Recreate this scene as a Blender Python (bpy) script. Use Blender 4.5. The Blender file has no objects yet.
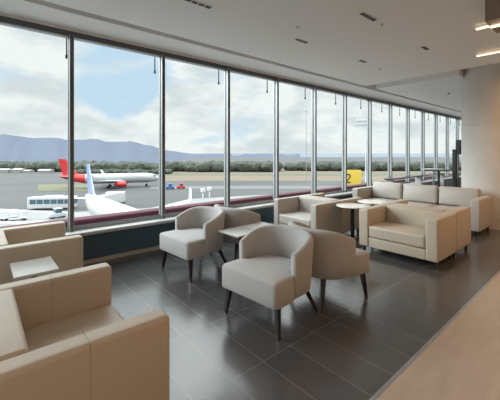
import bpy, bmesh, math, random
from mathutils import Vector, Matrix
random.seed(7)
PI = math.pi
scene = bpy.context.scene
COL = scene.collection

# ------------------------------------------------------------------ materials
def new_mat(name):
    m = bpy.data.materials.new(name); m.use_nodes = True
    nt = m.node_tree
    return m, nt, nt.nodes['Principled BSDF']

def plain(name, rgb, rough=0.6, metal=0.0, spec=0.5, bump=0.0, bscale=200.0, var=0.0, vscale=6.0, coat=0.0):
    m, nt, b = new_mat(name)
    b.inputs['Base Color'].default_value = (*rgb, 1)
    b.inputs['Roughness'].default_value = rough
    b.inputs['Metallic'].default_value = metal
    b.inputs['Specular IOR Level'].default_value = spec
    b.inputs['Coat Weight'].default_value = coat
    tc = nt.nodes.new('ShaderNodeTexCoord')
    if var > 0:
        n = nt.nodes.new('ShaderNodeTexNoise'); n.inputs['Scale'].default_value = vscale; n.inputs['Detail'].default_value = 4
        nt.links.new(tc.outputs['Object'], n.inputs['Vector'])
        mx = nt.nodes.new('ShaderNodeMix'); mx.data_type = 'RGBA'
        mx.inputs[6].default_value = tuple(c * (1 - var) for c in rgb) + (1,)
        mx.inputs[7].default_value = tuple(min(1, c * (1 + var)) for c in rgb) + (1,)
        nt.links.new(n.outputs['Fac'], mx.inputs[0]); nt.links.new(mx.outputs[2], b.inputs['Base Color'])
    if bump > 0:
        n = nt.nodes.new('ShaderNodeTexNoise'); n.inputs['Scale'].default_value = bscale; n.inputs['Detail'].default_value = 3
        nt.links.new(tc.outputs['Object'], n.inputs['Vector'])
        bp = nt.nodes.new('ShaderNodeBump'); bp.inputs['Strength'].default_value = bump; bp.inputs['Distance'].default_value = 0.004
        nt.links.new(n.outputs['Fac'], bp.inputs['Height']); nt.links.new(bp.outputs['Normal'], b.inputs['Normal'])
    return m

def emit(name, rgb, s):
    m, nt, b = new_mat(name)
    b.inputs['Base Color'].default_value = (*rgb, 1)
    b.inputs['Emission Color'].default_value = (*rgb, 1)
    b.inputs['Emission Strength'].default_value = s
    return m

def tile_mat():
    m, nt, b = new_mat('dark_tile')
    tc = nt.nodes.new('ShaderNodeTexCoord')
    mp = nt.nodes.new('ShaderNodeMapping'); mp.inputs['Location'].default_value = (-1.61 + 40 * .295, -1.02 + 40 * .70, 0)
    nt.links.new(tc.outputs['Object'], mp.inputs['Vector'])
    br = nt.nodes.new('ShaderNodeTexBrick')
    br.offset = 0; br.squash = 1
    br.inputs['Scale'].default_value = 1.0
    br.inputs['Brick Width'].default_value = .295; br.inputs['Row Height'].default_value = .70
    br.inputs['Mortar Size'].default_value = .0028; br.inputs['Mortar Smooth'].default_value = 0.1
    br.inputs['Color1'].default_value = (.064, .063, .066, 1); br.inputs['Color2'].default_value = (.076, .074, .075, 1)
    br.inputs['Mortar'].default_value = (.19, .185, .18, 1)
    nt.links.new(mp.outputs['Vector'], br.inputs['Vector'])
    nt.links.new(br.outputs['Color'], b.inputs['Base Color']); b.inputs['Roughness'].default_value = .21
    b.inputs['IOR'].default_value = 1.88
    return m

def plank_mat():
    m, nt, b = new_mat('tan_wood_floor')
    tc = nt.nodes.new('ShaderNodeTexCoord')
    mp = nt.nodes.new('ShaderNodeMapping'); mp.inputs['Scale'].default_value = (.8, 5, 1)
    nt.links.new(tc.outputs['Object'], mp.inputs['Vector'])
    n = nt.nodes.new('ShaderNodeTexNoise'); n.inputs['Scale'].default_value = 2.2; n.inputs['Detail'].default_value = 8; n.inputs['Distortion'].default_value = .6
    nt.links.new(mp.outputs['Vector'], n.inputs['Vector'])
    r = nt.nodes.new('ShaderNodeValToRGB')
    r.color_ramp.elements[0].position = .3; r.color_ramp.elements[0].color = (.40, .345, .285, 1)
    r.color_ramp.elements[1].position = .7; r.color_ramp.elements[1].color = (.47, .405, .34, 1)
    nt.links.new(n.outputs['Fac'], r.inputs['Fac']); nt.links.new(r.outputs['Color'], b.inputs['Base Color'])
    b.inputs['Roughness'].default_value = .5; b.inputs['Specular IOR Level'].default_value = .3
    return m

def glass_mat():
    m = bpy.data.materials.new('window_glass'); m.use_nodes = True
    nt = m.node_tree; nt.nodes.clear()
    o = nt.nodes.new('ShaderNodeOutputMaterial'); mix = nt.nodes.new('ShaderNodeMixShader')
    t = nt.nodes.new('ShaderNodeBsdfTransparent'); t.inputs['Color'].default_value = (.955, .985, .98, 1)
    g = nt.nodes.new('ShaderNodeBsdfGlossy'); g.inputs['Roughness'].default_value = .02
    lw = nt.nodes.new('ShaderNodeLayerWeight'); lw.inputs['Blend'].default_value = .5
    pw = nt.nodes.new('ShaderNodeMath'); pw.operation = 'POWER'; pw.inputs[1].default_value = 5
    ma = nt.nodes.new('ShaderNodeMath'); ma.operation = 'MULTIPLY_ADD'; ma.inputs[1].default_value = .10; ma.inputs[2].default_value = .003
    nt.links.new(lw.outputs['Facing'], pw.inputs[0]); nt.links.new(pw.outputs[0], ma.inputs[0]); nt.links.new(ma.outputs[0], mix.inputs['Fac'])
    nt.links.new(t.outputs[0], mix.inputs[1]); nt.links.new(g.outputs[0], mix.inputs[2]); nt.links.new(mix.outputs[0], o.inputs['Surface'])
    return m

def fabric_mat(name, rgb):
    m, nt, b = new_mat(name)
    tc = nt.nodes.new('ShaderNodeTexCoord')
    w = nt.nodes.new('ShaderNodeTexNoise'); w.inputs['Scale'].default_value = 260; w.inputs['Detail'].default_value = 2
    nt.links.new(tc.outputs['Object'], w.inputs['Vector'])
    mx = nt.nodes.new('ShaderNodeMix'); mx.data_type = 'RGBA'
    mx.inputs[6].default_value = tuple(c * .8 for c in rgb) + (1,); mx.inputs[7].default_value = tuple(c * 1.2 for c in rgb) + (1,)
    nt.links.new(w.outputs['Fac'], mx.inputs[0]); nt.links.new(mx.outputs[2], b.inputs['Base Color'])
    bp = nt.nodes.new('ShaderNodeBump'); bp.inputs['Strength'].default_value = .25; bp.inputs['Distance'].default_value = .002
    nt.links.new(w.outputs['Fac'], bp.inputs['Height']); nt.links.new(bp.outputs['Normal'], b.inputs['Normal'])
    b.inputs['Roughness'].default_value = .85; b.inputs['Specular IOR Level'].default_value = .25
    b.inputs['Sheen Weight'].default_value = .15
    return m

def ground_mat():
    """asphalt with slow patchy wear and long faint tyre-worn streaks"""
    m, nt, b = new_mat('asphalt')
    tc = nt.nodes.new('ShaderNodeTexCoord')
    mp = nt.nodes.new('ShaderNodeMapping'); mp.inputs['Scale'].default_value = (.006, .05, 1)
    nt.links.new(tc.outputs['Object'], mp.inputs['Vector'])
    n = nt.nodes.new('ShaderNodeTexNoise'); n.inputs['Scale'].default_value = 1; n.inputs['Detail'].default_value = 6
    nt.links.new(mp.outputs['Vector'], n.inputs['Vector'])
    r = nt.nodes.new('ShaderNodeValToRGB')
    r.color_ramp.elements[0].position = .3; r.color_ramp.elements[0].color = (.042, .043, .046, 1)
    r.color_ramp.elements[1].position = .7; r.color_ramp.elements[1].color = (.066, .066, .065, 1)
    nt.links.new(n.outputs['Fac'], r.inputs['Fac']); nt.links.new(r.outputs['Color'], b.inputs['Base Color'])
    b.inputs['Roughness'].default_value = .9
    return m

M = {}
M['tile'] = tile_mat(); M['plank'] = plank_mat(); M['glass'] = glass_mat()
M['ceiling'] = plain('ceiling_paint', (.74, .74, .73), .9, spec=.2)
M['wallpaint'] = plain('wall_paint', (.62, .58, .53), .85, spec=.2)
M['walnut'] = plain('brown_wall_panelling', (.26, .165, .09), .55, var=.12, vscale=1.5)
M['darkmetal'] = plain('dark_aluminium', (.10, .11, .115), .45, .3)
M['alu'] = plain('aluminium', (.27, .285, .29), .42, .45)
M['seal'] = plain('black_seal', (.02, .02, .02), .6)
M['sill'] = plain('grey_sill', (.40, .41, .41), .4, var=.05, vscale=3)
M['bluepanel'] = plain('dark_blue_panel', (.05, .095, .135), .35, spec=.5)
M['skirt'] = plain('beige_skirting', (.42, .37, .30), .6)
M['leather'] = plain('beige_leather', (.465, .405, .325), .40, spec=.5, bump=.08, bscale=120, var=.04, vscale=4)
M['cushion'] = plain('cream_cushion_leather', (.62, .57, .50), .42, spec=.5, bump=.08, bscale=120, var=.04)
M['sofa'] = plain('pale_greige_leather', (.39, .365, .335), .42, spec=.5, bump=.08, bscale=120, var=.04)
M['stitch'] = plain('brown_stitching', (.36, .30, .23), .8)
M['fabric'] = fabric_mat('taupe_woven_fabric', (.39, .385, .38))
M['blackwood'] = plain('black_wood', (.012, .011, .011), .35)
M['blackmetal'] = plain('black_metal', (.02, .021, .023), .4, .5)
M['stone'] = plain('pale_stone_top', (.38, .375, .355), .25, var=.06, vscale=12)
M['whitetop'] = plain('white_laminate', (.80, .77, .70), .12, spec=.7)
M['chrome'] = plain('brushed_steel', (.55, .55, .55), .25, .9)
def concrete_mat():
    m = plain('column_concrete', (.56, .54, .51), .8, spec=.25, var=.14, vscale=2.2, bump=.15, bscale=30)
    return m
M['concrete'] = concrete_mat()
M['soffit'] = plain('brown_soffit', (.24, .18, .13), .6)
M['led'] = emit('warm_led', (1, .72, .43), 2.6)
M['spotlamp'] = emit('warm_downlight', (1, .86, .66), 3)
M['black'] = plain('black', (.008, .008, .008), .5)
M['white'] = plain('white_paint', (.46, .46, .46), .4)
M['planewhite'] = plain('aircraft_white', (.34, .345, .35), .3, spec=.5)
M['planegrey'] = plain('aircraft_grey', (.45, .47, .49), .4)
M['red'] = plain('aircraft_red', (.50, .03, .03), .35)
M['navy'] = plain('aircraft_blue', (.17, .22, .40), .35)
M['rubber'] = plain('rubber', (.02, .02, .02), .8)
M['busglass'] = plain('bus_glass', (.05, .10, .14), .15, spec=.6)
M['asphalt'] = ground_mat()
M['apron'] = plain('light_concrete', (.18, .18, .18), .85, var=.08, vscale=.08)
M['drygrass'] = plain('dry_grass', (.115, .092, .062), .95, var=.15, vscale=.03)
M['grass'] = plain('grass', (.10, .096, .052), .95, var=.15, vscale=.05)
M['tree'] = plain('tree_green', (.048, .056, .042), .95, var=.3, vscale=.08)
M['mount'] = plain('haze_tinted_mountain', (.098, .112, .145), 1.0, spec=0, var=.10, vscale=.002)  # distance haze is put into the mountain's base colour
M['farhill'] = plain('haze_tinted_hill', (.15, .175, .20), 1.0, spec=0, var=.06, vscale=.002)  # hill haze likewise mixed into the colour as a paler blue
M['bldg'] = plain('far_building', (.24, .235, .22), .9)
M['bounceroof'] = plain('bounce_roof_white', (.55, .55, .545), .8)  # unseen roof made white to bounce skylight up to the ceiling
M['palepave'] = plain('pale_pavement', (.10, .10, .097), .9)
M['maroon'] = plain('maroon_coping', (.075, .02, .03), .6, spec=.2)
M['parapet'] = plain('parapet_white', (.28, .28, .28), .7)
M['yellow'] = plain('sign_yellow', (.55, .38, .05), .5)
M['blue'] = plain('vehicle_blue', (.05, .10, .35), .4)

# ------------------------------------------------------------------ helpers
def obj(name, bm, mats, parent=None, smooth=True, angle=40):
    bmesh.ops.recalc_face_normals(bm, faces=bm.faces[:])
    me = bpy.data.meshes.new(name); bm.to_mesh(me); bm.free()
    if not isinstance(mats, (list, tuple)): mats = [mats]
    for m in mats: me.materials.append(m)
    if smooth:
        for p in me.polygons: p.use_smooth = True
        try: me.set_sharp_from_angle(angle=math.radians(angle))
        except Exception: pass
    o = bpy.data.objects.new(name, me); COL.objects.link(o)
    if parent is not None: o.parent = parent
    return o

def tag(o, label, cat, group=None):
    o['label'] = label; o['category'] = cat
    if group: o['group'] = group
    return o

def thing(name, label, cat, loc=(0, 0, 0), rot=0, group=None):
    o = bpy.data.objects.new(name, None); COL.objects.link(o)
    o.location = loc; o.rotation_euler = (0, 0, rot); o.empty_display_size = .1
    return tag(o, label, cat, group)

def struct(name, bm, mat, parent=None, **k):
    o = obj(name, bm, mat, parent, **k)
    if parent is None: o['kind'] = 'structure'
    return o

def dup(root, label, loc, rot=0, group=None):
    r = root.copy(); COL.objects.link(r); r.location = loc; r.rotation_euler = (0, 0, rot); r['label'] = label
    if group: r['group'] = group
    for ch in list(root.children):
        c = ch.copy(); COL.objects.link(c); c.parent = r
        for g in list(ch.children):
            d = g.copy(); COL.objects.link(d); d.parent = c
    return r

def box(bm, x0, x1, y0, y1, z0, z1, mi=0):
    vs = [bm.verts.new(p) for p in [(x0, y0, z0), (x1, y0, z0), (x1, y1, z0), (x0, y1, z0), (x0, y0, z1), (x1, y0, z1), (x1, y1, z1), (x0, y1, z1)]]
    for f in [(0, 3, 2, 1), (4, 5, 6, 7), (0, 1, 5, 4), (1, 2, 6, 5), (2, 3, 7, 6), (3, 0, 4, 7)]:
        bm.faces.new([vs[i] for i in f]).material_index = mi
    return vs

def B(*a, **k):
    bm = bmesh.new(); box(bm, *a, **k); return bm

def rbox(bm, x0, x1, y0, y1, z0, z1, r=.02, n=3, puff=0, axis=2, mi=0, inner=4):
    """rounded box; puff swells the faces along an axis (2: z both ways)"""
    c = Vector(((x0 + x1) / 2, (y0 + y1) / 2, (z0 + z1) / 2)); h = [(x1 - x0) / 2, (y1 - y0) / 2, (z1 - z0) / 2]
    r = min(r, min(h) * .98)
    def coords(hh):
        a = [hh - r + r * math.tan(PI / 4 * i / n) for i in range(n + 1)]
        mid = [(-1 + 2 * i / inner) * (hh - r) for i in range(1, inner)] if inner > 1 else []
        return [-v for v in reversed(a)] + mid + a
    cs = [coords(v) for v in h]
    vm = {}
    def vert(q):
        key = tuple(round(v, 6) for v in q)
        if key in vm: return vm[key]
        p = Vector(q); inn = Vector([max(-(h[i] - r), min(h[i] - r, p[i])) for i in range(3)])
        d = p - inn
        if d.length > 1e-9: p = inn + d.normalized() * r
        if puff:
            u = [p[i] / h[i] for i in range(3)]; o = [i for i in range(3) if i != axis]
            p[axis] += puff * (1 - u[o[0]] ** 2) * (1 - u[o[1]] ** 2) * u[axis]
        v = bm.verts.new(p + c); vm[key] = v; return v
    for ax in range(3):
        o1, o2 = [i for i in range(3) if i != ax]
        for s in (-1, 1):
            for i in range(len(cs[o1]) - 1):
                for j in range(len(cs[o2]) - 1):
                    q = []
                    for a, b_ in ((i, j), (i + 1, j), (i + 1, j + 1), (i, j + 1)):
                        p = [0, 0, 0]; p[ax] = s * h[ax]; p[o1] = cs[o1][a]; p[o2] = cs[o2][b_]; q.append(vert(p))
                    if len(set(q)) == 4:
                        try: bm.faces.new(q).material_index = mi
                        except ValueError: pass
    return bm

def RB(*a, **k):
    return rbox(bmesh.new(), *a, **k)

def rod(bm, p0, p1, r0, r1=None, seg=12, mi=0, square=False):
    r1 = r0 if r1 is None else r1
    p0 = Vector(p0); p1 = Vector(p1); d = (p1 - p0).normalized()
    up = Vector((0, 0, 1)) if abs(d.z) < .9 else Vector((1, 0, 0))
    u = d.cross(up).normalized(); v = d.cross(u)
    n = 4 if square else seg
    off = PI / 4 if square else 0
    rings = []
    for p, r in ((p0, r0), (p1, r1)):
        rings.append([bm.verts.new(p + (u * math.cos(2 * PI * i / n + off) + v * math.sin(2 * PI * i / n + off)) * r) for i in range(n)])
    for i in range(n):
        bm.faces.new([rings[0][i], rings[0][(i + 1) % n], rings[1][(i + 1) % n], rings[1][i]]).material_index = mi
    bm.faces.new(rings[0]).material_index = mi; bm.faces.new(rings[1]).material_index = mi
    return bm

def ROD(*a, **k): return rod(bmesh.new(), *a, **k)

def lathe(bm, prof, center=(0, 0, 0), axis='z', seg=32, mi=0):
    """prof: (r, t) pairs along axis"""
    c = Vector(center); rings = []
    for r, t in prof:
        ring = []
        for i in range(seg):
            a = 2 * PI * i / seg
            if axis == 'z': p = Vector((r * math.cos(a), r * math.sin(a), t))
            else: p = Vector((t, r * math.cos(a), r * math.sin(a)))
            ring.append(bm.verts.new(c + p))
        rings.append(ring)
    for k in range(len(rings) - 1):
        for i in range(seg):
            bm.faces.new([rings[k][i], rings[k][(i + 1) % seg], rings[k + 1][(i + 1) % seg], rings[k + 1][i]]).material_index = mi
    bm.faces.new(rings[0]).material_index = mi; bm.faces.new(rings[-1]).material_index = mi
    return bm

def LATHE(*a, **k): return lathe(bmesh.new(), *a, **k)

def prism(bm, pts, z0, z1, mi=0, plane='xy'):
    def P(p, z):
        if plane == 'xy': return (p[0], p[1], z)
        if plane == 'xz': return (p[0], z, p[1])
        return (z, p[0], p[1])
    a = [bm.verts.new(P(p, z0)) for p in pts]; b = [bm.verts.new(P(p, z1)) for p in pts]
    n = len(pts)
    bm.faces.new(a).material_index = mi; bm.faces.new(b).material_index = mi
    for i in range(n): bm.faces.new([a[i], a[(i + 1) % n], b[(i + 1) % n], b[i]]).material_index = mi
    return bm

def loft(bm, sections, mi=0):
    rings = [[bm.verts.new(p) for p in s] for s in sections]
    n = len(rings[0])
    for k in range(len(rings) - 1):
        for i in range(n):
            bm.faces.new([rings[k][i], rings[k][(i + 1) % n], rings[k + 1][(i + 1) % n], rings[k + 1][i]]).material_index = mi
    bm.faces.new(rings[0]).material_index = mi; bm.faces.new(rings[-1]).material_index = mi
    return bm

# ------------------------------------------------------------------ camera
cam = bpy.data.cameras.new('camera'); co = bpy.data.objects.new('camera', cam); COL.objects.link(co)
co.location = (0, 0, 1.55); co.rotation_euler = (PI / 2, 0, math.radians(49.33 - 90))
cam.sensor_width = 36; cam.lens = 316.7 / 500 * 36; cam.shift_y = -47 / 500; cam.clip_end = 20000; cam.clip_start = .05
scene.camera = co

# ------------------------------------------------------------------ room shell
X0, X1, YB, YW = -4.0, 19.5, -4.0, 4.80
CZ = 3.22
struct('floor', B(X0, X1, 1.02, 4.90, -.12, 0), M['tile'], smooth=False)
struct('floor_walkway', B(X0, X1, YB, .995, -.12, .002), M['plank'], smooth=False)
struct('trim_1', B(X0, X1, .995, 1.02, -.12, .004), M['chrome'], smooth=False)
# ceiling: one surface with a shadow-gap slot along the windows and a recess across the room
bm = bmesh.new()
SL0, SL1 = 4.11, 4.25         # slot
RX0, RX1 = 7.33, 7.86          # recess across the room
box(bm, X0, X1, SL1, 4.86, CZ, CZ + .3); box(bm, X0, X1, 4.78, 4.90, 3.185, CZ)
box(bm, X0, RX0, YB, SL0, CZ, CZ + .3)
box(bm, 9.4, X1, YB, SL0, CZ, CZ + .3)
box(bm, RX1, 9.4, 2.24, SL0, CZ, CZ + .3)
box(bm, RX0, 9.4, YB, 1.0, CZ, CZ + .3)
box(bm, X0, X1, YB, 4.86, CZ + .3, CZ + .4)
box(bm, X0, X1, SL0, SL1, CZ + .2, CZ + .29)
struct('ceiling', bm, M['ceiling'], smooth=False)
struct('wall_back', B(X0, X1, YB - .15, YB, -.12, CZ + .4), M['walnut'], smooth=False)
bm = bmesh.new()
box(bm, X0 - .15, X0, YB - .15, -.2, -.12, CZ + .4); box(bm, X0 - .15, X0, -.2, 4.9, -.12, .50); box(bm, X0 - .15, X0, -.2, 4.9, 3.115, CZ + .4)
struct('wall_left', bm, M['wallpaint'], smooth=False)
for n in range(4):  # unseen glazing added in the left wall to let side daylight in
    y = -.2 + 1.27 * n; bm = bmesh.new()
    box(bm, X0 - .12, X0 - .01, y - .026, y + .026, .50, 3.115); box(bm, X0 - .12, X0 - .01, y + .026, y + 1.244, .50, .545)
    w = struct('window_%d' % (n + 19), bm, M['alu'], smooth=False)
    obj('pane', B(X0 - .07, X0 - .06, y + .02, y + 1.25, .545, 3.115), M['glass'], w, smooth=False)
struct('wall_right', B(X1, X1 + .15, YB - .15, 4.9, -.12, CZ + .4), M['wallpaint'], smooth=False)
# window-side low wall: dark panel, beige skirting, grey sill
struct('wall_window', B(X0, X1, 4.84, 4.90, -.12, .455), M['bluepanel'], smooth=False)
bm = bmesh.new(); box(bm, X0, X1, 4.825, 4.84, 0, .055); box(bm, X0, 1.085, 4.825, 4.84, .055, .455)
struct('baseboard_window', bm, M['skirt'], smooth=False)
bm = bmesh.new(); rbox(bm, X0, X1, 4.60, 4.88, .455, .50, r=.008, n=2, inner=1)
struct('window_sill', bm, M['sill'])
struct('trim_2', B(X0, X1, 4.785, 4.90, 3.115, 3.185), M['darkmetal'], smooth=False)
# windows: one per bay = mullion + rails, glass pane, pull rod
SP, FX = 1.3055, .95
for n, k in enumerate(range(-4, 14)):
    x = FX + SP * k
    bm = bmesh.new()
    box(bm, x - .026, x + .026, 4.745, 4.87, .50, 3.13, 0)
    box(bm, x - .030, x + .030, 4.80, 4.825, .50, 3.13, 1)            # gasket line
    box(bm, x - .012, x + .012, 4.737, 4.745, .50, 3.13, 2)
    box(bm, x + .026, x + SP - .026, 4.79, 4.87, .50, .545, 0)
    box(bm, x + .026, x + SP - .026, 4.80, 4.83, .545, .553, 1)
    box(bm, x + .026, x + SP - .026, 4.78, 4.87, 3.10, 3.115, 0)
    w = struct('window_%d' % (n + 1), bm, [M['alu'], M['seal'], M['darkmetal']], smooth=False)
    obj('pane', B(x + .02, x + SP - .02, 4.81, 4.82, .545, 3.105), M['glass'], w, smooth=False)
    bm = bmesh.new(); px = x + SP; yy = 5.08
    rod(bm, (px, yy, 2.92), (px, yy, 3.30), .010, seg=8); box(bm, px - .012, px + .012, 4.86, 5.10, 3.28, 3.31); rod(bm, (px, yy, 2.885), (px, yy, 2.935), .018, seg=8)
    obj('hanging_rod', bm, M['blackmetal'], w)

# round concrete column
t = LATHE([(.60, 0), (.60, 2.12), (.594, 2.125), (.594, 2.135), (.60, 2.14), (.60, CZ + .30)], seg=64)
c = struct('concrete_column', t, M['concrete']); c.location = (8.54, 1.765, 0)

# ------------------------------------------------------------------ ceiling fittings
def diffuser(label, x, y, n, ln):
    t = thing('linear_air_diffuser', label, 'air vent', (x, y, CZ), 0, 'slot air vents in the ceiling')
    bm = bmesh.new(); L = n * ln
    box(bm, -L / 2 - .012, L / 2 + .012, -.035, .035, -.006, 0)
    obj('frame', bm, M['ceiling'], t, smooth=False)
    for i in range(n):
        a = -L / 2 + i * ln + .008
        obj('slot', B(a, a + ln - .016, -.024, .024, -.011, -.006), M['black'], t, smooth=False)
diffuser('slot air vent at the top edge of the photo, nearest the camera', 1.86, 3.05, 4, .085)
diffuser('small slot air vent in the second place along the window-side row', 3.65, 3.07, 3, .085)
diffuser('thick black slot air vent over the armchair with the round tables', 3.62, 1.995, 4, .085)
diffuser('thin slot air vent nearest the warm ceiling light lines', 5.39, 2.0, 2, .11)
diffuser('thin slot air vent nearest the recess across the ceiling', 5.30, 3.03, 2, .11)
def small_round(name, label, cat, x, y, r, mat, drop=.02, group=None):
    t = thing(name, label, cat, (x, y, CZ), 0, group)
    obj('escutcheon', LATHE([(r, 0), (r, -.006), (r * .8, -.01)], seg=20), M['ceiling'], t)
    obj('head', LATHE([(r * .4, -.01), (r * .4, -drop), (r * .55, -drop - .003), (r * .55, -drop - .006)], seg=16), mat, t)
small_round('ceiling_sprinkler', 'small ceiling sprinkler above the nearest window-side slot vent', 'sprinkler', 3.21, 2.78, .035, M['chrome'], .03, 'ceiling sprinklers')
small_round('ceiling_sprinkler', 'small ceiling sprinkler beside the thick black slot vent', 'sprinkler', 3.95, 1.99, .035, M['chrome'], .03, 'ceiling sprinklers')
small_round('ceiling_sprinkler', 'small ceiling sprinkler farthest along, near the ceiling recess', 'sprinkler', 5.99, 3.05, .035, M['chrome'], .03, 'ceiling sprinklers')
small_round('ceiling_spotlight', 'small dark ceiling spotlight beyond the recess, left of the column', 'spotlight', 9.9, 3.07, .05, M['black'], .03)

# ------------------------------------------------------------------ cube armchairs and sofa (front faces local -x)
def arm_bm(D, y0, y1, z0, z1, seam, r=.026):
    bm = bmesh.new(); rbox(bm, -D / 2, D / 2, y0, y1, z0, z1, r=r, n=3, inner=3)
    if seam is not None:
        e = .0006; s = .0022
        box(bm, seam - s, seam + s, y0 - e, y1 + e, z0 + .02, z1 + e, 1)
    return bm

def leg_bm(x, y, h=.11):
    return ROD((x, y, h), (x, y, 0), .030, .022, square=True)

def armchair(name, label, cat, loc, rot, D=.72, W=1.06, leather='leather', group=None, AT=.13, H=.69, BT=.15, seam=None):
    t = thing(name, label, cat, loc, rot, group)
    m = [M[leather], M['stitch']]
    for s in (-1, 1):
        y0, y1 = sorted((s * W / 2, s * (W / 2 - AT)))
        obj('armrest', arm_bm(D, y0, y1, .10, H, seam), m, t)
    yi = W / 2 - AT
    bm = bmesh.new(); rbox(bm, D / 2 - BT, D / 2, -yi + .001, yi - .001, .10, H + .004, r=.022, inner=3)
    obj('backrest', bm, m, t)
    obj('seat_base', RB(-D / 2 + .012, D / 2 - BT, -yi + .001, yi - .001, .10, .245, r=.012, inner=2), m, t)
    obj('seat_cushion', RB(-D / 2 + .004, D / 2 - BT - .002, -yi + .003, yi - .003, .25, .425, r=.03, puff=.012, inner=6), m, t)
    for x in (-D / 2 + .07, D / 2 - .07):
        for y in (-W / 2 + .06, W / 2 - .06):
            obj('leg', leg_bm(x, y), M['blackwood'], t, smooth=False)
    return t

armchair('leather_armchair', 'large tan leather armchair in the near left corner, seat open to the right', 'armchair', (.77 - .40, 2.075, 0), PI, D=.80, W=1.09, BT=.20, H=.70, seam=-.01)
armchair('leather_armchair', 'tan leather armchair by the window at the left edge, behind the nearest armchair', 'armchair', (.82 - .40, 4.06, 0), PI, D=.80, W=1.00, BT=.20, H=.70)
armchair('leather_armchair', 'wide beige leather armchair in the right middle, its seat facing the tub chairs', 'armchair', (4.57 + .36, 2.11, 0), 0, W=1.14, AT=.16, H=.675)
armchair('leather_armchair', 'beige leather armchair turned to the sofa, back against the wide beige armchair', 'armchair', (5.30 + .36, 2.11, 0), PI, W=1.14, AT=.16)
armchair('leather_armchair', 'beige leather armchair against the window sill, seat facing the fabric tub chairs', 'armchair', (4.22 + .36, 3.735, 0), 0, W=1.0, leather='sofa')
armchair('leather_armchair', 'beige armchair by the window turned to the sofa, beside the round tables', 'armchair', (4.945 + .36, 3.735, 0), PI, W=1.0)

# three-seat sofa, front faces -x
SX, SY, SW, SD = 7.415, 2.95, 2.60, .93
t = thing('sofa', 'long greige three-seat sofa in front of the concrete column', 'sofa', (SX, SY, 0))
m = [M['sofa'], M['stitch']]
for s in (-1, 1):
    y0, y1 = sorted((s * SW / 2, s * (SW / 2 - .15)))
    obj('armrest', arm_bm(SD, y0, y1, .10, .69, None), m, t)
yi = SW / 2 - .15
obj('backrest', RB(SD / 2 - .16, SD / 2, -yi + .001, yi - .001, .10, .70, r=.018, inner=3), m, t)
obj('seat_base', RB(-SD / 2 + .012, SD / 2 - .16, -yi + .001, yi - .001, .10, .245, r=.012, inner=2), m, t)
for k in range(3):
    w = 2 * yi / 3; a = -yi + k * w
    obj('seat_cushion', RB(-SD / 2 + .004, SD / 2 - .162, a + .004, a + w - .004, .25, .425, r=.03, puff=.012, inner=6), m, t)
    bm = bmesh.new(); rbox(bm, SD / 2 - .31, SD / 2 - .15, a + .012, a + w - .012, .435, .83, r=.05, puff=.04, axis=0, inner=6)
    bmesh.ops.rotate(bm, verts=bm.verts[:], cent=(SD / 2 - .24, 0, .435), matrix=Matrix.Rotation(math.radians(6), 3, 'Y'))
    obj('back_cushion', bm, m, t)
for x in (-SD / 2 + .07, SD / 2 - .07):
    for y in (-SW / 2 + .07, SW / 2 - .07):
        obj('leg', leg_bm(x, y), M['blackwood'], t, smooth=False)

# ------------------------------------------------------------------ fabric tub chairs (front faces local -x)
def tub_shell():
    bm = bmesh.new()
    path = []
    for i in range(5): path.append((-.10 + .12 * i / 5, -.345, 0, -1))
    N = 28
    for i in range(N + 1):
        a = -PI / 2 + PI * i / N
        x = .02 + .295 * math.cos(a); y = .345 * math.sin(a)
        nx, ny = math.cos(a) / .295, math.sin(a) / .345; l = math.hypot(nx, ny)
        path.append((x, y, nx / l, ny / l))
    for i in range(4, -1, -1): path.append((-.10 + .12 * i / 5, .345, 0, 1))
    secs = []
    def ring(p, shrink=1.0, dx=0.0):
        x, y, nx, ny = p
        u = max(0, min(1, (x + .10) / .40)); u = math.sin(u * PI / 2)
        h = .665 + (.775 - .665) * u; L = .022 * u
        prof = [(-.02, .272), (-.004, .287), (.0 + L * .3, .42), (.004 + L, h - .035), (-.004 + L, h - .010), (-.022 + L, h), (-.042 + L, h), (-.058 + L, h - .010), (-.066 + L, h - .035), (-.062 + L * .3, .44), (-.06, .287), (-.05, .272)]
        cz = (h + .25) / 2; cc = -.032
        out = []
        for o, z in prof:
            o2 = cc + (o - cc) * shrink; z2 = cz + (z - cz) * (1 - (1 - shrink) * .07)
            out.append((x + nx * o2 + dx, y + ny * o2, z2))
        return out
    secs.append(ring(path[0], .55, -.020)); secs.append(ring(path[0], .85, -.013))
    for p in path: secs.append(ring(p))
    secs.append(ring(path[-1], .85, -.013)); secs.append(ring(path[-1], .55, -.020))
    return loft(bm, [[(x * 1.05, y * 1.05, z) for x, y, z in q] for q in secs])

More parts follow.
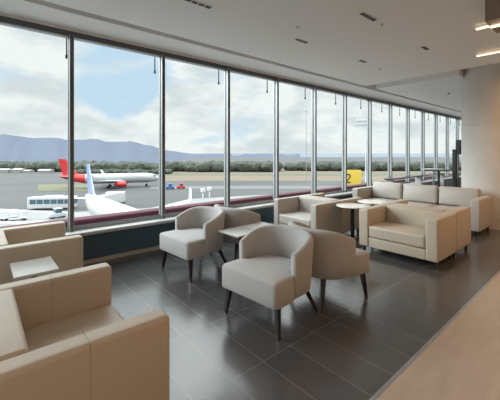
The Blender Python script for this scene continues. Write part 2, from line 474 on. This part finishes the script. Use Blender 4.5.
def tub_seat():
    bm = bmesh.new()
    out = []
    def corner(cx, cy, r, a0, a1, n=5):
        for i in range(n + 1):
            a = a0 + (a1 - a0) * i / n; out.append((cx + r * math.cos(a), cy + r * math.sin(a)))
    corner(-.365 + .045, .335 - .045, .045, PI, PI / 2)
    for i in range(1, 4): out.append((-.32 + .17 * i / 3, .337))
    corner(-.135, .332 - .03, .03, PI / 2, 0, 3)
    out.append((-.10, .272)); out.append((.0, .272))
    for i in range(1, 16):
        a = PI / 2 - PI * i / 16; out.append((0 + .225 * math.cos(a), .272 * math.sin(a)))
    out.append((.0, -.272)); out.append((-.10, -.272))
    corner(-.135, -.332 + .03, .03, 0, -PI / 2, 3)
    for i in range(3, 0, -1): out.append((-.32 + .17 * i / 3, -.337))
    corner(-.365 + .045, -.335 + .045, .045, -PI / 2, -PI)
    c = (-.06, 0)
    def ring(ins, z):
        r = []
        for x, y in out:
            dx, dy = x - c[0], y - c[1]; l = math.hypot(dx, dy); k = max(.02, (l - ins) / l)
            r.append((c[0] + dx * k, c[1] + dy * k, z))
        return r
    secs = [ring(.02, .262), ring(.004, .267), ring(0, .28), ring(0, .450), ring(.005, .464), ring(.016, .475), ring(.05, .483), ring(.12, .489), ring(.2, .492), ring(.5, .493)]
    return loft(bm, [[(x * 1.05, y * 1.05, z) for x, y, z in q] for q in secs])

def tub(label, loc, rot):
    t = thing('tub_chair', label, 'armchair', loc, rot, 'taupe fabric tub chairs')
    obj('backrest', tub_shell(), M['fabric'], t, angle=60); obj('seat', tub_seat(), M['fabric'], t, angle=60)
    for s in (-1, 1):
        obj('leg', ROD((-.30, s * .29, .285), (-.33, s * .33, 0), .034, .018, square=True), M['blackwood'], t, smooth=False)
        obj('leg', ROD((.19, s * .21, .285), (.30, s * .30, 0), .034, .018, square=True), M['blackwood'], t, smooth=False)
    return t
tc = tub('taupe fabric tub chair in the centre foreground, front turned to the lower left', (2.185, 2.19, 0), math.radians(5))
dup(tc, 'taupe fabric tub chair seen from behind, back to back with the centre foreground one', (2.905, 2.15, 0), PI - math.radians(8))
dup(tc, 'greyish fabric tub chair nearest the window wall, beside the sill, front turned left', (2.25, 3.715, 0), math.radians(4))
dup(tc, 'fabric tub chair mostly hidden behind the one by the window, only its back showing', (2.985, 3.74, 0), PI)

# ------------------------------------------------------------------ side tables
def square_table(label, x0, x1, y0, y1, z, strip=None):
    t = thing('side_table', label, 'side table', ((x0 + x1) / 2, (y0 + y1) / 2, 0), 0)
    hx, hy = (x1 - x0) / 2, (y1 - y0) / 2
    obj('tabletop', RB(-hx, hx, -hy, hy, z - .022, z, r=.004, n=2, inner=1), M['stone'], t)
    obj('pole', LATHE([(.022, .01), (.022, z - .03), (.07, z - .022)], seg=20), M['blackmetal'], t)
    obj('base_plate', RB(-.15, .15, -.15, .15, 0, .012, r=.004, n=2, inner=1), M['blackmetal'], t)
square_table('square pale-topped side table touching the tub chair nearest the window', 2.29, 2.68, 2.88, 3.27, .58)
square_table('square pale-topped side table behind the centre foreground tub chair, the farther of the pair', 2.69, 3.05, 2.88, 3.27, .58)
square_table('small white-topped side table between the two tan armchairs at left', .21, .515, 3.03, 3.45, .59)

def round_table(label, x, y, r, z):
    t = thing('round_table', label, 'round table', (x, y, 0), 0, 'round white pedestal tables')
    obj('tabletop', LATHE([(r - .012, z - .022), (r - .002, z - .016), (r, z - .008), (r - .004, z - .001), (r - .01, z)], seg=48), M['whitetop'], t)
    obj('pole', LATHE([(.03, .02), (.03, z - .03), (.09, z - .023)], seg=20), M['blackmetal'], t)
    obj('base', LATHE([(.21, 0), (.21, .008), (.05, .022)], seg=36), M['blackmetal'], t)
round_table('round white pedestal table in front, standing left of the other round one', 4.85, 2.96, .27, .66)
round_table('round white pedestal table farther back, nearer the long sofa', 5.53, 2.96, .27, .66)

# ------------------------------------------------------------------ far end of the lounge
t = thing('display_totem', 'tall slim black display stand beside the column at the far end', 'display stand', (11.0, 3.24, 0))
obj('panel', RB(-.06, .06, -.06, .06, .03, 1.66, r=.015), M['black'], t); obj('foot', B(-.18, .18, -.15, .15, 0, .03), M['blackmetal'], t, smooth=False)
t = thing('loudspeaker', 'black box speaker on a thin stand right of the slim display', 'speaker', (12.6, 3.60, 0))
obj('cabinet', RB(-.08, .08, -.07, .07, 1.5, 2.0, r=.012), M['black'], t); obj('pole', ROD((0, 0, .02), (0, 0, 1.5), .016), M['blackmetal'], t)
obj('base', LATHE([(.14, 0), (.14, .012), (.03, .03)], seg=24), M['blackmetal'], t)
t = thing('bar_table', 'dark high bar table behind the sofa at the far end', 'bar table', (10.3, 3.45, 0))
obj('tabletop', RB(-.3, .3, -.3, .3, 1.03, 1.06, r=.008, n=2, inner=1), M['blackwood'], t); obj('pole', ROD((0, 0, .02), (0, 0, 1.03), .03), M['blackmetal'], t)
obj('base', LATHE([(.22, 0), (.22, .012), (.05, .03)], seg=24), M['blackmetal'], t)
t = thing('bar_table', 'grey high bar table nearest the far windows', 'bar table', (11.4, 3.98, 0))
obj('tabletop', RB(-.3, .3, -.25, .25, 1.0, 1.03, r=.008, n=2, inner=1), M['sill'], t); obj('pole', ROD((0, 0, .02), (0, 0, 1.0), .03), M['chrome'], t)
obj('base', LATHE([(.22, 0), (.22, .012), (.05, .03)], seg=24), M['chrome'], t)
t = thing('counter', 'low dark-edged counter running under the far windows behind the sofa', 'counter', (11.4, 4.45, 0))
obj('worktop', RB(-2.2, 2.2, -.13, .13, .76, .79, r=.006, n=2, inner=1), M['blackwood'], t)
for x in (-2.1, 0, 2.1): obj('support', B(x - .02, x + .02, -.1, .1, 0, .76), M['sill'], t, smooth=False)

# ------------------------------------------------------------------ outside: ground and landscape
GZ = -12.4
struct('apron_asphalt', B(-4000, 6000, -200, 7000, GZ - 1, GZ), M['asphalt'], smooth=False)
def slab(name, pts, mat, h): 
    struct(name, prism(bmesh.new(), pts, GZ, GZ + h), mat, smooth=False)
import math as _m
_th = math.radians(49.33); _F = (math.cos(_th), math.sin(_th)); _R = (math.sin(_th), -math.cos(_th))
def ground(px, d):
    a = (px - 250) / 316.7
    return (d * (_F[0] + a * _R[0]), d * (_F[1] + a * _R[1]))
def band(name, x0, x1, y0, y1, mat, h):
    """ground strip between two distances from the terminal, for the width seen from x0 to x1"""
    d0, d1 = 13.95 * 316.7 / (y1 - 153), 13.95 * 316.7 / (y0 - 153)
    slab(name, [ground(x0, d0), ground(x1, d0), ground(x1, d1), ground(x0, d1)], mat, h)
edge = [ground(-150, 92), ground(0, 79), ground(72, 74.5), ground(150, 80), ground(190, 96), ground(280, 108), ground(400, 125), ground(520, 160)]
slab('apron_concrete', [(-300, 6)] + edge + [(700, 6)], M['apron'], .03)
slab('apron_marking', [ground(-40, 78.5), ground(72, 72.5), ground(72, 74.8), ground(-40, 81.5)], M['parapet'], .05)
band('grass_infield', 38, 90, 184.5, 191, M['grass'], .05)
band('dry_infield', 150, 420, 175.5, 181, M['drygrass'], .05)
band('dry_verge', -80, 600, 170, 173, M['drygrass'], .06)
band('grass_verge', 150, 420, 173.2, 174.6, M['grass'], .05)
band('taxiway', 150, 480, 186, 189, M['palepave'], .05)

def ridge(name, pts, dist, mat, depth):
    """mountain range: crest follows the profile, slopes run down both ways"""
    bm = bmesh.new(); cols = []
    n = 90; rnd = random.Random(3)
    def prof(px):
        for (xa, ya), (xb, yb) in zip(pts, pts[1:]):
            if xa <= px <= xb:
                u = (px - xa) / (xb - xa); u = u * u * (3 - 2 * u); return ya + (yb - ya) * u
        return pts[-1][1]
    for i in range(n + 1):
        px = pts[0][0] + (pts[-1][0] - pts[0][0]) * i / n
        h = (153 - prof(px)) / 316.7 * dist + 1.55
        h = max(h, GZ + 4.0)
        col = []
        for j, f in enumerate((-1, -.8, -.5, -.25, 0, .15, .3)):
            x, y = ground(px, dist + depth * f)
            k = 1 - abs(f) if f <= 0 else 1 - f / .3
            k *= 1 + (0 if f == 0 else rnd.uniform(-.12, .12))
            col.append(bm.verts.new((x, y, GZ + (h - GZ) * max(0, k) - (2 if f in (-1, .3) else 0))))
        cols.append(col)
    for a, b_ in zip(cols, cols[1:]):
        for j in range(6): bm.faces.new([a[j], b_[j], b_[j + 1], a[j + 1]])
    return struct(name, bm, mat, angle=180)
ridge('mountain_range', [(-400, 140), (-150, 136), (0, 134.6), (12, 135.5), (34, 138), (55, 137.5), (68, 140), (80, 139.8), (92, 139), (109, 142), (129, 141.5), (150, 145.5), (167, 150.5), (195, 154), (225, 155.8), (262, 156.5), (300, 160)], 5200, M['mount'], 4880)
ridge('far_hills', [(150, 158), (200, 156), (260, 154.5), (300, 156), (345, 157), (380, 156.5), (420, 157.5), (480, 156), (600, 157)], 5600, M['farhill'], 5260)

# tree belts (nobody could count them)
def belt(name, label, px0, px1, dist, h, n, seed, mat=None):
    rnd = random.Random(seed); bm = bmesh.new()
    for i in range(n):
        px = px0 + (px1 - px0) * (i + rnd.random()) / n; d = dist * rnd.uniform(.97, 1.05); x, y = ground(px, d)
        s = h * rnd.uniform(.55, 1.0)
        mat4 = Matrix.Translation((x, y, GZ + s * .45)) @ Matrix.Diagonal((s * rnd.uniform(.5, .9), s * rnd.uniform(.5, .9), s * .55, 1))
        r = bmesh.ops.create_icosphere(bm, subdivisions=2, radius=1, matrix=mat4)
        for v in r['verts']:
            v.co += Vector((rnd.uniform(-1, 1), rnd.uniform(-1, 1), rnd.uniform(-1, 1))) * s * .07
    o = obj(name, bm, mat or M['tree'], smooth=False); o['kind'] = 'stuff'; tag(o, label, 'trees'); return o
belt('tree_belt', 'dark green tree belt below the mountains at the far side of the airfield', -60, 275, 240, 8.2, 300, 11)
belt('tree_belt', 'low green tree belt beyond the airfield seen through the middle panes', 288, 470, 252, 7.6, 220, 12)
belt('shrub_belt', 'low shrubs in front of the far tree belt along the airfield edge', 75, 170, 214, 3.2, 110, 13)

# far buildings along the left treeline
rnd = random.Random(5)
for i, (px, w, h) in enumerate([(4, 9, 3), (19, 6, 3.2), (29, 4, 2.2), (46, 8, 2.6), (-8, 5, 2.2)]):
    lab = ['wide white hangar far left under the trees', 'white shed right of the wide hangar by the far trees', 'tiny pale shed in the middle of the far left sheds', 'long low white hall by the trees, left of the red tail', 'tiny pale shed at the left edge by the far trees'][i]
    x, y = ground(px, 222); t = thing('airfield_shed', lab, 'building', (x, y, GZ), _th - PI / 2, 'sheds at the far airfield edge')
    obj('wall', B(-w / 2, w / 2, -3, 3, 0, h * .75), M['bldg'], t, smooth=False)
    obj('roof', prism(bmesh.new(), [(-3.3, h * .75), (3.3, h * .75), (0, h)], -w / 2 - .2, w / 2 + .2, plane='yz'), M['white'], t, smooth=False)

# ------------------------------------------------------------------ airliners (nose to local +x)
def airfoil_slab(bm, root, tip, mi=0):
    """root/tip: (leading x, trailing x, y, z, thickness)"""
    secs = []
    for lx, tx, y, z, th in (root, tip):
        c = lx - tx
        prof = [(0, 0), (.06, .35), (.3, .5), (.65, .3), (1, .02), (.65, -.22), (.3, -.35), (.06, -.25)]
        secs.append([(lx - c * u, y, z + th * v) for u, v in prof])
    return loft(bm, secs, mi)

def airliner(label, loc, rot, tailmat, enginemat, rearmat, wingletmat):
    t = thing('airliner', label, 'airplane', loc, rot, 'parked airliners')
    R0, AZ = 2.0, 3.7
    bm = bmesh.new(); secs = []
    for x, r, dz in [(18.7, .05, -.5), (18.5, .45, -.47), (17.8, .95, -.35), (16.5, 1.5, -.18), (14.8, 1.85, -.05), (12.5, 2.0, 0), (-6, 2.0, 0), (-9.5, 1.9, .1), (-13, 1.5, .48), (-16, 1.0, .9), (-18, .5, 1.25), (-18.8, .18, 1.4)]:
        secs.append([(x, r * math.cos(2 * PI * i / 28), AZ + dz + r * math.sin(2 * PI * i / 28)) for i in range(28)])
    loft(bm, secs)
    for f in bm.faces:
        if f.calc_center_median().x < -9.0: f.material_index = 1
    fu = obj('fuselage', bm, [M['planewhite'], rearmat], t)
    for s in (-1, 1):
        bm = bmesh.new()
        prism(bm, [(12.0, AZ + .40), (-8.5, AZ + .40), (-8.5, AZ + .68), (12.0, AZ + .68)], s * 1.955 - .03, s * 1.955 + .03, plane='xz')
        obj('cabin_window_row', bm, M['planegrey'], fu, smooth=False)
        obj('cockpit_window', B(15.9, 17.0, s * 1.0 - .5, s * 1.0 + .5, AZ + .62, AZ + 1.02), M['busglass'], fu, smooth=False)
    for s in (-1, 1):
        w = obj('wing', airfoil_slab(bmesh.new(), (5.2, -2.4, s * 1.2, AZ - 1.1, 1.0), (-3.6, -5.2, s * 16.6, AZ + .35, .22)), M['planewhite'], t)
        obj('winglet', airfoil_slab(bmesh.new(), (-3.7, -5.2, s * 16.6, AZ + .35, .2), (-5.2, -6.0, s * 17.3, AZ + 2.7, .08)), wingletmat, w)
        e = obj('engine', LATHE([(.75, 5.6), (1.05, 5.5), (1.12, 4.6), (1.05, 3.0), (.75, 1.8), (.4, 1.5), (.15, .9)], (0, s * 5.75, 1.75), 'x', 28), enginemat, t)
        obj('intake', LATHE([(.82, 5.62), (.2, 5.66)], (0, s * 5.75, 1.75), 'x', 24), M['rubber'], e)
        obj('pylon', prism(bmesh.new(), [(4.6, 2.6), (1.2, 2.6), (.2, AZ - .7), (3.4, AZ - .6)], s * 5.75 - .15, s * 5.75 + .15, plane='xz'), M['planewhite'], t, smooth=False)
        obj('tailplane', airfoil_slab(bmesh.new(), (-13.9, -17.4, s * .5, AZ + 1.1, .4), (-16.9, -18.4, s * 6.2, AZ + 1.6, .12)), M['planewhite'], t)
    # vertical fin
    bm = bmesh.new(); secs = []
    for lx, tx, z, th in ((-10.3, -17.4, AZ + 1.55, .42), (-12.6, -17.6, AZ + 2.4, .40), (-16.5, -19.0, AZ + 7.9, .18)):
        c = lx - tx; prof = [(0, 0), (.1, .5), (.4, .6), (1, .05), (1, -.05), (.4, -.6), (.1, -.5)]
        secs.append([(lx - c * u, th * v, z) for u, v in prof])
    obj('tail_fin', loft(bm, secs), tailmat, t)
    for gx, gy in ((13.2, 0), (-1.0, 3.4), (-1.0, -3.4)):
        g = obj('landing_gear', ROD((gx, gy, .5), (gx, gy, 2.4), .14), M['planegrey'], t)
        bm = bmesh.new()
        for s in (-1, 1): rod(bm, (gx, gy + s * .2, .55), (gx, gy + s * .5, .55), .55, seg=20)
        obj('wheel', bm, M['rubber'], g)
    return t
def gp(px, py, zrel=0):
    """ground position seen at a pixel row"""
    return ground(px, (1.55 - GZ - zrel) * 316.7 / (py - 153))
# red-tailed airliner side on
ax, ay = ground(112, 128)
airliner('white airliner with a red tail and red engines, parked side-on beyond the bus', (ax, ay, GZ), math.radians(-21), M['red'], M['red'], M['red'], M['planegrey'])
# near airliner, nose to the terminal
airliner('large white airliner nose-in at the gate just below the windows, blue-edged fin', (17.4, 54.5, GZ), math.radians(-90), M['navy'], M['planegrey'], M['planewhite'], M['planewhite'])

# ------------------------------------------------------------------ apron vehicles
def wheels(t, xs, hw, r, w=.3):
    for x in xs:
        for s in (-1, 1):
            obj('wheel', ROD((x, s * (hw - w), r), (x, s * (hw + .02), r), r, seg=20), M['rubber'], t)
bx, by = ground(53, 79)
t = thing('apron_bus', 'white airport bus with a dark window band, left of the red tail', 'bus', (bx, by, GZ), math.radians(-33))
L, Hh = 10.6, 3.1
obj('body', RB(-L / 2, L / 2, -1.35, 1.35, .35, Hh, r=.18), M['white'], t)
for k in range(6):
    x0 = -L / 2 + .6 + k * 1.58
    for s in (-1, 1): obj('side_window', B(x0, x0 + 1.42, s * 1.36 - .02, s * 1.36 + .02, 1.45, 2.55), M['busglass'], t, smooth=False)
for s in (-1, 1): obj('windscreen', B(s * L / 2 - .02, s * L / 2 + .02, -1.15, 1.15, 1.3, 2.7), M['busglass'], t, smooth=False)
obj('roof_unit', RB(-2, 2.2, -.9, .9, Hh, Hh + .25, r=.08), M['planegrey'], t)
wheels(t, (-3.2, 3.3), 1.3, .5)

vx, vy = ground(115, 84)
t = thing('cargo_truck', 'white boxy loading truck with dark slats right of the near tail fin', 'truck', (vx, vy, GZ), math.radians(-33))
obj('cargo_box', RB(-2.2, 2.4, -1.2, 1.2, 1.0, 3.6, r=.06), M['white'], t)
for k in range(3): obj('slat', B(.7, 2.2, -1.25, -1.2, 1.5 + k * .6, 1.75 + k * .6), M['planegrey'], t, smooth=False)
obj('cab', RB(-3.9, -2.25, -1.1, 1.1, .6, 2.6, r=.15), M['white'], t)
obj('windscreen', B(-3.93, -3.89, -.95, .95, 1.6, 2.4), M['busglass'], t, smooth=False)
obj('chassis', B(-3.8, 2.4, -.9, .9, .5, 1.0), M['rubber'], t, smooth=False); wheels(t, (-3.1, 1.3), 1.1, .45)

def tug(label, px, d, mat, rot=0):
    x, y = ground(px, d); t = thing('apron_tug', label, 'vehicle', (x, y, GZ), math.radians(rot), 'small apron vehicles')
    obj('body', RB(-1.6, 1.6, -.85, .85, .35, 1.15, r=.1), mat, t); obj('cabin', RB(-.5, .8, -.75, .75, 1.15, 2.0, r=.1), M['busglass'], t)
    obj('roof', RB(-.6, .9, -.8, .8, 2.0, 2.1, r=.04), mat, t); wheels(t, (-1, 1), .8, .38)
tug('small blue apron tug near the second window post', 170, 122, M['blue'], -30)
tug('small red apron tug right of the blue one', 181, 124, M['red'], -30)
tug('small dark apron tug alone on the pale concrete, below the bus', 57, 68, M['planegrey'], 10)

def cart(label, px, d, rot):
    x, y = ground(px, d); t = thing('baggage_cart', label, 'cart', (x, y, GZ), math.radians(rot), 'baggage carts by the gate')
    obj('deck', B(-1.5, 1.5, -.75, .75, .5, .62), M['planegrey'], t, smooth=False)
    obj('canopy', RB(-1.5, 1.5, -.78, .78, 1.9, 2.0, r=.04), M['white'], t)
    bm = bmesh.new()
    for a in (-1.45, 1.45):
        for s in (-.7, .7): box(bm, a - .04, a + .04, s - .04, s + .04, .62, 1.9)
    obj('frame', bm, M['planegrey'], t, smooth=False); wheels(t, (-1, 1), .7, .28, .2)
cart('white-roofed baggage cart nearest the left edge of the apron', 9, 66, 30)
cart('white-roofed baggage cart right of the leftmost cart on the apron', 18, 65, 10)

for px, d, lab in ((203, 95, 'left of two slim grey equipment posts on the pale concrete apron'), (209.5, 99, 'right of two slim grey equipment posts on the pale concrete apron')):
    x, y = ground(px, d); t = thing('apron_post', lab, 'post', (x, y, GZ), 0)
    obj('pole', ROD((0, 0, 0), (0, 0, 2.2), .22), M['planegrey'], t); obj('head', RB(-.6, .6, -.45, .45, 2.2, 3.3, r=.1), M['planegrey'], t)

# floodlight mast and stand number board
x, y = ground(365.7, 150)
t = thing('floodlight_mast', 'tall grey apron floodlight mast with two rows of lamps', 'light mast', (x, y, GZ), _th - PI / 2)
mh = 1.55 + (153 - 120) / 316.7 * 150 - GZ
obj('mast', ROD((0, 0, 0), (0, 0, mh), .32, .16), M['planegrey'], t)
for r_ in range(2):
    obj('crossbar', B(-4.6, 1.2, -.08, .08, mh - 2.6 + r_ * 1.9 - .06, mh - 2.6 + r_ * 1.9 + .06), M['planegrey'], t, smooth=False)
    for k in range(5):
        xx = -4.2 + k * 1.2
        obj('floodlight', RB(xx - .42, xx + .42, -.35, .25, mh - 2.55 + r_ * 1.9, mh - 1.75 + r_ * 1.9, r=.08, inner=1), M['planegrey'], t)
x, y = ground(306.3, 170)
t = thing('lamp_mast', 'thin pale lamp mast far out on the apron, in the fifth pane', 'light mast', (x, y, GZ))
obj('mast', ROD((0, 0, 0), (0, 0, 36), .16, .10), M['bldg'], t); obj('lamp', RB(-.6, .6, -.3, .3, 36, 36.4, r=.08, inner=1), M['bldg'], t)

# yellow stand-number board outside the glass
def digit_two(bm, x, y, z, s, th):
    pts = [(-.5, .62), (-.32, .92), (0, 1.0), (.34, .9), (.48, .62), (.38, .3), (-.5, -.88)]
    for (a, b_), (c_, d_) in zip(pts, pts[1:]): rod(bm, (x + a * s, y, z + b_ * s), (x + c_ * s, y, z + d_ * s), th, seg=8)
    rod(bm, (x - .5 * s, y, z - .9 * s), (x + .55 * s, y, z - .9 * s), th, seg=8)
dS = 30.0
x, y = ground(352.5, dS); k = dS / 316.7
t = thing('gate_number_board', 'yellow gate board with a black number 2 outside the far glass', 'sign', (x, y, GZ), _th - PI / 2)
zc = 1.55 - (178.5 - 153) * k - GZ
obj('board', RB(-9 * k, 8.5 * k, -.06, .06, zc - 8.5 * k, zc + 8.5 * k, r=.02, inner=1), M['yellow'], t)
bm = bmesh.new(); digit_two(bm, -4.5 * k, -.07, zc, 4.3 * k, .55 * k); obj('number', bm, M['black'], t)
obj('post', ROD((0, 0.02, 0), (0, 0.02, zc - 8 * k), .12), M['planegrey'], t)

# roof parapet below the windows
struct('terrace_roof', B(X0, X1 + 8, 4.92, 6.75, -.6, -.3), M['bounceroof'], smooth=False)
struct('parapet_wall', B(X0, X1 + 8, 6.38, 6.6, -.3, .235), M['parapet'], smooth=False)
bm = bmesh.new(); rbox(bm, X0, X1 + 8, 6.34, 6.64, .235, .345, r=.04, inner=1)
struct('parapet_coping', bm, M['maroon'])
struct('terminal_facade', B(X0 - .2, X1 + 8, 4.92, 6.7, GZ, -.6), M['parapet'], smooth=False)

# ------------------------------------------------------------------ light
def area(name, loc, sx, sy, power, col, rot=(0, 0, 0)):
    l = bpy.data.lights.new(name, 'AREA'); l.shape = 'RECTANGLE'; l.size = sx; l.size_y = sy; l.energy = power; l.color = col
    o = bpy.data.objects.new(name, l); COL.objects.link(o); o.location = loc; o.rotation_euler = rot; return o
sl = bpy.data.lights.new('veiled_sun', 'SUN'); sl.energy = 4.0; sl.angle = math.radians(42); sl.color = (.97, .985, 1)
so = bpy.data.objects.new('veiled_sun', sl); COL.objects.link(so)
so.rotation_euler = Vector((-.66, .63, .41)).to_track_quat('Z', 'Y').to_euler()
WARM = (1, .54, .22)
NEUTRAL = (1, .97, .94)
for x, y, p in ((-1.0, -1.4, 20), (1.4, -1.4, 20), (4.2, -1.2, 28), (6.6, .1, 34), (8.5, .2, 34)):
    area('walkway_ceiling_lamp', (x, y, 3.19), 1.6, .8, p, WARM)
for x in (-2.4, 1.6, 5.6, 9.6):
    area('ceiling_fill_light', (x, -2.6, 2.75), 3.0, .5, 16, (.98, .99, 1), (PI + math.radians(18), 0, 0))  # unseen fill lights added to brighten the ceiling
area('far_fill_light', (13, 1.0, 3.19), 4, 2.5, 90, NEUTRAL)  # unseen neutral fill added to brighten the far lounge

# warm light lines in the ceiling at the walkway side
def light_line(label, x, y0, y1, z=CZ):
    t = thing('linear_ceiling_light', label, 'ceiling light', (x, (y0 + y1) / 2, z), 0, 'warm light lines in the ceiling')
    h = (y1 - y0) / 2
    obj('housing', B(-.008, .008, -h, h, -.04, 0), M['ceiling'], t, smooth=False)
    obj('diffuser', B(-.022, .022, -h, h, -.052, -.040), M['led'], t, smooth=False)
light_line('long warm light line in the ceiling nearest the brown soffit', 4.97, -.2, 1.22)
light_line('short glowing strip standing in for the lit underside of the brown soffit', 4.19, -.4, .90, 2.95)  # glowing strip added where the soffit underside is only lit
light_line('warm light line in the ceiling between the soffit and the column', 6.35, -.2, 1.55)
struct('ceiling_soffit', B(4.11, 4.6, -2.2, .93, 2.95, CZ), M['soffit'], smooth=False)
small_round('ceiling_downlight', 'small bright warm downlight at the right edge near the column top', 'downlight', 6.55, 1.05, .06, M['spotlamp'], .015)

# sky: broken white cloud with blue gaps
w = bpy.data.worlds.new('sky'); scene.world = w; w.use_nodes = True
nt = w.node_tree; nt.nodes.clear()
out = nt.nodes.new('ShaderNodeOutputWorld'); bg = nt.nodes.new('ShaderNodeBackground')
tc_ = nt.nodes.new('ShaderNodeTexCoord'); mp = nt.nodes.new('ShaderNodeMapping'); mp.inputs['Scale'].default_value = (1, 1, 2.4); mp.inputs['Location'].default_value = (.3, .1, 0)
nt.links.new(tc_.outputs['Generated'], mp.inputs['Vector'])
n1 = nt.nodes.new('ShaderNodeTexNoise'); n1.inputs['Scale'].default_value = 3.0; n1.inputs['Detail'].default_value = 9; n1.inputs['Roughness'].default_value = .55; n1.inputs['Distortion'].default_value = .3
nt.links.new(mp.outputs['Vector'], n1.inputs['Vector'])
r1 = nt.nodes.new('ShaderNodeValToRGB'); r1.color_ramp.elements[0].position = .36; r1.color_ramp.elements[1].position = .50
dp = nt.nodes.new('ShaderNodeVectorMath'); dp.operation = 'DOT_PRODUCT'; dp.inputs[1].default_value = (.30, .923, .24)
nt.links.new(tc_.outputs['Generated'], dp.inputs[0])
gap = nt.nodes.new('ShaderNodeMapRange'); gap.interpolation_type = 'SMOOTHSTEP'
gap.inputs['From Min'].default_value = .984; gap.inputs['From Max'].default_value = .998; gap.inputs['To Min'].default_value = .05; gap.inputs['To Max'].default_value = -.24
nt.links.new(dp.outputs['Value'], gap.inputs['Value'])
ad = nt.nodes.new('ShaderNodeMath'); ad.operation = 'ADD'
nt.links.new(n1.outputs['Fac'], ad.inputs[0]); nt.links.new(gap.outputs['Result'], ad.inputs[1]); nt.links.new(ad.outputs[0], r1.inputs['Fac'])
n2 = nt.nodes.new('ShaderNodeTexNoise'); n2.inputs['Scale'].default_value = 7.0; n2.inputs['Detail'].default_value = 8
nt.links.new(mp.outputs['Vector'], n2.inputs['Vector'])
r2 = nt.nodes.new('ShaderNodeValToRGB'); r2.color_ramp.elements[0].position = .36; r2.color_ramp.elements[0].color = (.71, .745, .775, 1); r2.color_ramp.elements[1].position = .56; r2.color_ramp.elements[1].color = (.94, .955, .94, 1)
nt.links.new(n2.outputs['Fac'], r2.inputs['Fac'])
mx = nt.nodes.new('ShaderNodeMix'); mx.data_type = 'RGBA'; mx.inputs[6].default_value = (.58, .74, .90, 1)
nt.links.new(r1.outputs['Color'], mx.inputs[0]); nt.links.new(r2.outputs['Color'], mx.inputs[7])
nt.links.new(mx.outputs[2], bg.inputs['Color'])
# overcast sky is brighter overhead, boosted further here to light the room
sx = nt.nodes.new('ShaderNodeSeparateXYZ'); nt.links.new(tc_.outputs['Generated'], sx.inputs[0])
mr = nt.nodes.new('ShaderNodeMapRange'); mr.interpolation_type = 'SMOOTHSTEP'
mr.inputs['From Min'].default_value = .29; mr.inputs['From Max'].default_value = .66; mr.inputs['To Min'].default_value = 1.02; mr.inputs['To Max'].default_value = 5.6
nt.links.new(sx.outputs['Z'], mr.inputs['Value']); nt.links.new(mr.outputs['Result'], bg.inputs['Strength'])
nt.links.new(bg.outputs[0], out.inputs['Surface'])

# ------------------------------------------------------------------ render look
vs = scene.view_settings
vs.view_transform = 'Standard'; vs.look = 'None'; vs.exposure = 0; vs.gamma = 1
try: vs.use_curve_mapping = False
except Exception: pass
scene.cycles.use_denoising = True
scene.cycles.max_bounces = 10; scene.cycles.diffuse_bounces = 6; scene.cycles.transparent_max_bounces = 16
scene.cycles.sample_clamp_indirect = 6
